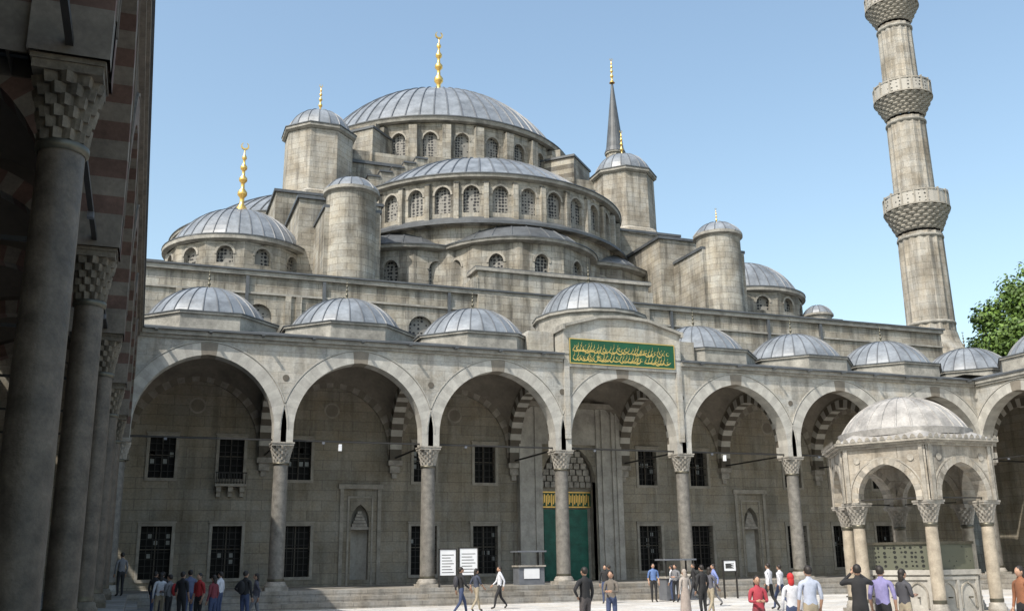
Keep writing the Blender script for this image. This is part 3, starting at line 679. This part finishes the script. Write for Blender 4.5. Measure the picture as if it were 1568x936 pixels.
# ------------------------------------------------------------ people
def cloth(c): 
    key='cl_%02d%02d%02d'%tuple(int(v*99) for v in c)
    if key not in M: M[key]=plain('cloth',c,.85,var=.2,scale=8,bump=.2)
    return key
M['skin']=plain('skin',(.42,.25,.17),.6,var=.1,bump=0); M['hair']=plain('hair',(.02,.015,.012),.6,var=.2); M['shoe']=plain('shoe_leather',(.03,.025,.02),.5,var=.2)
M['eye']=plain('eye_dark',(.02,.02,.02),.3,var=0,bump=0); M['lip']=plain('lips',(.3,.12,.1),.6,var=0,bump=0)
def person(x,y,head,h=1.72,shirt=(.3,.3,.35),pants=(.05,.06,.09),pose='stand',hair='hair',female=False,sleeve=True,dress=False,pack=None,z0=G,scarf=None,seed=0):
    s=h/1.72
    sw=.165 if female else .19
    lf=[(-.09,0,.92),(-.1,.02,.5),(-.1,-.02,.08),(-.11,.15,.035)]; rf_=[(.09,0,.92),(.1,.03,.5),(.1,0,.08),(.12,.16,.035)]
    la=[(-sw,0,1.40),(-sw-.06,-.02,1.12),(-sw-.05,.08,.87)]; ra=[(sw,0,1.40),(sw+.06,-.02,1.12),(sw+.05,.07,.88)]
    if pose=='walk':
        lf=[(-.09,0,.91),(-.1,.2,.52),(-.1,.27,.1),(-.1,.43,.05)]; rf_=[(.09,0,.91),(.1,-.06,.5),(.1,-.33,.16),(.1,-.22,.04)]
        la=[(-sw,0,1.4),(-sw-.05,-.14,1.14),(-sw-.03,-.1,.9)]; ra=[(sw,0,1.4),(sw+.05,.08,1.13),(sw+.02,.26,.98)]
    if pose=='photo':
        la=[(-sw,0,1.42),(-sw-.12,.2,1.36),(-.06,.3,1.58)]; ra=[(sw,0,1.42),(sw+.12,.2,1.36),(.06,.3,1.58)]
    if pose=='hips':
        la=[(-sw,0,1.4),(-sw-.2,-.05,1.18),(-sw-.01,.06,1.02)]
    if pose=='hold':
        la=[(-sw,0,1.4),(-sw-.05,.02,1.14),(-.08,.26,1.16)]; ra=[(sw,0,1.4),(sw+.05,.02,1.14),(.08,.26,1.16)]
    P=[(0,0,.95),(0,0,1.08),(0,.0,1.27),(0,-.01,1.41),(0,0,1.5),(0,.01,1.56)]
    Rr=[(.15,.11),(.125 if female else .14,.1),(.155 if female else .175,.115),(.1,.085),(.055,.055),(.05,.05)]
    E=[(0,1),(1,2),(2,3),(3,4),(4,5)]; bm=['p','s','s','s','k']
    def chain(par,pts,rr,mats):
        pr=par
        for q,r,m in zip(pts,rr,mats):
            P.append(q); Rr.append(r); E.append((pr,len(P)-1)); bm.append(m); pr=len(P)-1
    chain(0,lf,[(.095,.1),(.062,.065),(.042,.045),(.042,.03)],['p','p','p','h']); chain(0,rf_,[(.095,.1),(.062,.065),(.042,.045),(.042,.03)],['p','p','p','h'])
    fm='s' if sleeve else 'k'
    chain(3,la,[(.065,.065),(.043,.043),(.028,.028)],['s','s',fm]); chain(3,ra,[(.065,.065),(.043,.043),(.028,.028)],['s','s',fm])
    me=bpy.data.meshes.new('sk'); me.from_pydata(P,E,[]); ob=bpy.data.objects.new('sk',me); sc.collection.objects.link(ob)
    md=ob.modifiers.new('S','SKIN'); md.use_smooth_shade=True
    for i,v in enumerate(me.skin_vertices[0].data): v.radius=Rr[i]; v.use_root=(i==0)
    sb=ob.modifiers.new('B','SUBSURF'); sb.levels=1; sb.render_levels=1
    dg=bpy.context.evaluated_depsgraph_get(); ev=ob.evaluated_get(dg); em=ev.to_mesh()
    mb=MB('person'); ch,sh=cos(head),sin(head)
    def W(p): return (x+s*(p[0]*ch-p[1]*sh), y+s*(p[0]*sh+p[1]*ch), z0+s*p[2])
    ks,kp=cloth(shirt),cloth(pants); mm={'s':ks,'p':kp,'k':'skin','h':'shoe'}
    base=len(mb.v)
    for v in em.vertices: mb.v.append(W(v.co))
    seg=[(Vector(P[a]),Vector(P[b_]),m,(Rr[a][0]+Rr[b_][0])/2) for (a,b_),m in zip(E,bm)]
    for f in em.polygons:
        c=f.center; best=None
        for A,B,m,r in seg:
            d=B-A; t=max(0,min(1,(c-A).dot(d)/d.length_squared)); q=(c-(A+d*t)).length-r*.7
            if best is None or q<best[0]: best=(q,m)
        m=best[1]
        if m=='s' and c.z<1.0 and abs(c.x)<.16: m='p'
        if m=='p' and c.z>1.0: m='s'
        if m=='p' and c.z<.07: m='h'
        mb.face([base+i for i in f.vertices],mm[m],True)
    ev.to_mesh_clear(); bpy.data.objects.remove(ob); bpy.data.meshes.remove(me)
    for arm in (la,ra):
        wv=Vector(arm[2]); d=(wv-Vector(arm[1])).normalized(); sd=d.orthogonal().normalized(); nn=d.cross(sd)
        def tube(p,q,r0,r1):
            a_=[mb.vv(W(p+(sd*cos(t*pi/3)+nn*sin(t*pi/3))*r0)) for t in range(6)]; b_=[mb.vv(W(q+(sd*cos(t*pi/3)+nn*sin(t*pi/3))*r1)) for t in range(6)]
            for i in range(6): mb.face((a_[i],a_[(i+1)%6],b_[(i+1)%6],b_[i]),'skin',True)
            mb.face(b_,'skin')
        tube(wv-d*.02,wv+d*.05,.027,.036); tube(wv+d*.05,wv+d*.09,.036,.034)
        for i,l in enumerate((.065,.075,.07,.055)):
            o=wv+d*.085+sd*(-.026+.0175*i); m2=o+d*l*.55; tube(o,m2,.009,.008); tube(m2,m2+d*l*.4+nn*.02,.008,.006)
        o=wv+d*.03-sd*.03; m2=o+d*.03-sd*.02; tube(o,m2,.011,.01); tube(m2,m2+d*.03,.01,.007)
    nlat,nlon=12,16; hz=1.625; rows=[]
    for j in range(nlat+1):
        th=pi*j/nlat; row=[]
        for i in range(nlon):
            a=2*pi*i/nlon; X=.076*sin(th)*cos(a); Y=.095*sin(th)*sin(a); Z=.118*cos(th)
            if Z<0: X*=1-.25*(-Z/.118)**1.5; Y=Y*(1-.15*(-Z/.118)) 
            if abs(cos(a))<.2 and sin(a)>0 and -.045<Z<.02: Y+=.022
            row.append(mb.vv(W((X,Y+.015,Z+hz))))
        rows.append(row)
    for j in range(nlat):
        for i in range(nlon): mb.face((rows[j][i],rows[j][(i+1)%nlon],rows[j+1][(i+1)%nlon],rows[j+1][i]),'skin',True)
    def blob(c,r,mat,n=6,cut=None):
        rws=[]
        for j in range(n+1):
            th=pi*j/n; rws.append([mb.vv(W((c[0]+r[0]*sin(th)*cos(2*pi*i/10),c[1]+r[1]*sin(th)*sin(2*pi*i/10),c[2]+r[2]*cos(th)))) for i in range(10)])
        for j in range(n):
            for i in range(10): mb.face((rws[j][i],rws[j][(i+1)%10],rws[j+1][(i+1)%10],rws[j+1][i]),mat,True)
    for sg in (-1,1):
        blob((sg*.03,.1,hz+.005),(.012,.008,.007),'eye',4); blob((sg*.078,.015,hz-.005),(.01,.018,.03),'skin',4)
    blob((0,.1,hz-.06),(.022,.01,.006),'lip',4)
    hm=hair if scarf is None else cloth(scarf)
    blob((0,-.004,hz+.03),(.086,.1,.105),hm,8)
    if female or scarf: blob((0,-.05,hz-.07),(.075,.05,.13),hm,8)
    if dress:
        lathe(mb,0,0,[(.13,1.12),(.155,.98),(.18,.8),(.2,.5),(.23,.12)],18,kp,True,xf=lambda a,b_,c_:W((a,b_*.8,c_)))
    if pack:
        blob((0,-.2,1.22),(.14,.09,.22),cloth(pack),8)
    if pose=='photo':
        mb.box(-.055,.055,.33,.38,1.58,1.66,'iron',xf=lambda a,b_,c_:W((a,b_,c_)))
    mb.build()
bk=(.02,.02,.022); wh=(.6,.61,.65); bl=(.10,.17,.36); rdc=(.38,.03,.03); jn=(.05,.07,.14); be=(.34,.29,.21); gy=(.17,.17,.18)
person(5.1,-22.9,.3,1.78,bk,(.08,.07,.07),'hips'); person(6.7,-21.2,2.4,1.66,(.16,.14,.12),jn,'hold',female=True)
person(7.0,-28.0,2.8,1.58,(.38,.05,.07),(.2,.05,.06),'hold',female=True,seed=1); person(7.76,-28.2,-.4,1.62,wh,jn,'stand',female=True,scarf=(.5,.03,.03))
person(7.5,-29.2,-.2,1.78,(.42,.46,.56),be,'stand',sleeve=False); person(8.14,-30.0,-.5,1.8,bk,bk,'photo')
person(8.9,-29.8,-.9,1.76,(.23,.21,.4),bk,'stand',sleeve=False); person(10.1,-29.1,-1.5,1.68,(.06,.06,.07),be,'hold',female=True,sleeve=False)
person(11.75,-30.8,1.6,1.72,(.24,.10,.05),bk,'stand',female=True); 
person(17,-14,.4,1.74,wh,bk,'walk'); person(17.8,-13.6,.4,1.68,wh,jn,'walk')
person(11.3,-17.4,.1,1.62,(.36,.32,.29),(.32,.27,.24),'stand',female=True,dress=True,scarf=(.36,.31,.27)); person(12.4,-16.7,.2,1.74,bk,bk,'stand'); person(13.2,-15.9,-1.2,1.66,(.1,.1,.12),be,'walk',female=True)
person(17.2,-9.7,1.2,1.72,(.2,.25,.5),gy,'walk')
person(8.6,-6.5,1.5,1.74,wh,bk,'walk'); person(7.0,-8.1,-1.2,1.68,(.05,.06,.09),be,'walk',sleeve=False,female=True); person(5.46,-10.9,-1.5,1.76,bk,jn,'walk',pack=(.05,.05,.06))
person(-5.2,-9.9,.2,1.72,wh,be,'stand',female=True); person(-5.3,-5.6,-.6,1.74,bk,jn,'stand'); person(-4.9,-10.2,1,1.66,gy,bk,'hold',pack=rdc); person(-4.5,-10.6,-.7,1.75,bk,bk,'stand',sleeve=False)
person(-4.2,-9.4,.3,1.8,(.1,.12,.2),jn,'hold'); person(-4.0,-11.7,2.2,1.7,rdc,bk,'stand',sleeve=False); person(-3.6,-12.6,.8,1.64,(.2,.04,.05),jn,'stand',female=True)
person(-2.56,-12.3,-.8,1.76,bk,jn,'hips',pack=bk); person(-2.1,-11.4,1.4,1.66,(.07,.07,.09),gy,'walk',female=True); person(-3.0,-7.4,1.0,1.7,wh,jn,'stand')
person(-5.0,-4.2,.5,1.72,bk,bk,'stand'); person(-6.6,-3.0,.5,1.7,gy,bk,'stand',z0=.45)
person(14.6,-4.4,2.6,1.72,bk,jn,'stand'); person(17.2,-4.3,2.9,1.75,bl,bk,'stand',sleeve=False); person(18.0,-5.0,2.2,1.7,gy,bk,'hold'); person(18.6,-3.6,.7,1.66,wh,jn,'stand',female=True)
person(15.3,-3.4,.2,1.7,bk,bk,'stand'); person(19.6,-4.0,1.3,1.72,bk,bk,'walk')
person(27.5,-6,1.0,1.72,(.3,.32,.4),jn,'walk'); person(30.3,-3,1.8,1.7,bk,bk,'stand')
# ------------------------------------------------------------ signs, booths
def sign(x,y,w,h,z):
    s=MB('notice_board'); s.box(x-w/2,x+w/2,y-.03,y+.03,z,z+h,'white')
    for a in (x-w/2-.05,x+w/2): s.box(a,a+.05,y-.05,y+.05,G if y<-1.7 else .45,z+h+.05,'iron')
    s.box(x-w/2,x+w/2,y-.05,y+.05,z+h,z+h+.05,'iron'); s.box(x-w/2,x+w/2,y-.05,y+.05,z-.05,z,'iron')
    for i in range(7): s.box(x-w/2+.1,x+w/2-.1-.08*(i%3),y-.035,y-.031,z+.12+i*(h-.25)/7,z+.15+i*(h-.25)/7,'iron')
    s.build()
sign(8.05,-.6,.8,1.2,1.0); sign(9.1,-.6,.9,1.25,1.0); sign(22.3,-3.0,.7,.5,1.0)
def booth(x,y,z,w,h):
    s=MB('ticket_booth'); s.box(x-w/2,x+w/2,y,y+.8,z,z+h*.55,'iron2'); s.box(x-w/2-.06,x+w/2+.06,y-.08,y+.86,z+h*.55,z+h*.6,'cap')
    for a in (x-w/2,x+w/2-.07): s.box(a,a+.07,y+.02,y+.09,z+h*.6,z+h,'iron'); s.box(a,a+.07,y+.7,y+.77,z+h*.6,z+h,'iron')
    s.box(x-w/2-.1,x+w/2+.1,y-.1,y+.9,z+h,z+h+.08,'iron2'); s.box(x-w*.3,x+w*.3,y-.03,y-.01,z+.3,z+.8,'white'); s.build()
booth(19.2,-3.4,G,1.6,1.9); booth(12.8,.4,.45,1.4,1.6)
# ------------------------------------------------------------ light, sky, camera
az=math.radians(31); el=math.radians(50)
ds=Vector((-cos(el)*cos(az),-cos(el)*sin(az),sin(el)))
sl=bpy.data.lights.new('sun','SUN'); sl.energy=5.0; sl.angle=math.radians(.53); sl.color=(1,.94,.85)
so=bpy.data.objects.new('sun',sl); sc.collection.objects.link(so); so.rotation_euler=ds.to_track_quat('Z','Y').to_euler()
wd=bpy.data.worlds.new('World'); sc.world=wd; wd.use_nodes=True; nt=wd.node_tree
sk=nt.nodes.new('ShaderNodeTexSky'); sk.sky_type='NISHITA'; sk.sun_disc=False; sk.sun_elevation=el; sk.sun_rotation=math.atan2(ds.x,ds.y)
sk.air_density=1.3; sk.dust_density=2.2; sk.ozone_density=1.0; sk.altitude=0
tint=mixc(nt,'MULTIPLY',1,sk.outputs[0],(1.6,1.62,1.52))
nt.links.new(tint,nt.nodes['Background'].inputs[0]); nt.nodes['Background'].inputs[1].default_value=.15
sc.view_settings.view_transform='Standard'; sc.view_settings.look='None'; sc.view_settings.exposure=0
cam=bpy.data.cameras.new('camera'); cam.sensor_width=36; cam.lens=1493.5/1568*36; cam.clip_end=4000; cam.clip_start=.05
co=bpy.data.objects.new('camera',cam); sc.collection.objects.link(co); sc.camera=co
yaw,pit,rol=.3602,.2554,-.0134
f=Vector((sin(yaw)*cos(pit),cos(yaw)*cos(pit),sin(pit))); r0=Vector((cos(yaw),-sin(yaw),0)); u0=r0.cross(f)
r=cos(rol)*r0+sin(rol)*u0; u=-sin(rol)*r0+cos(rol)*u0
co.matrix_world=Matrix(((r.x,u.x,-f.x,-6.061),(r.y,u.y,-f.y,-47.361),(r.z,u.z,-f.z,1.65),(0,0,0,1)))
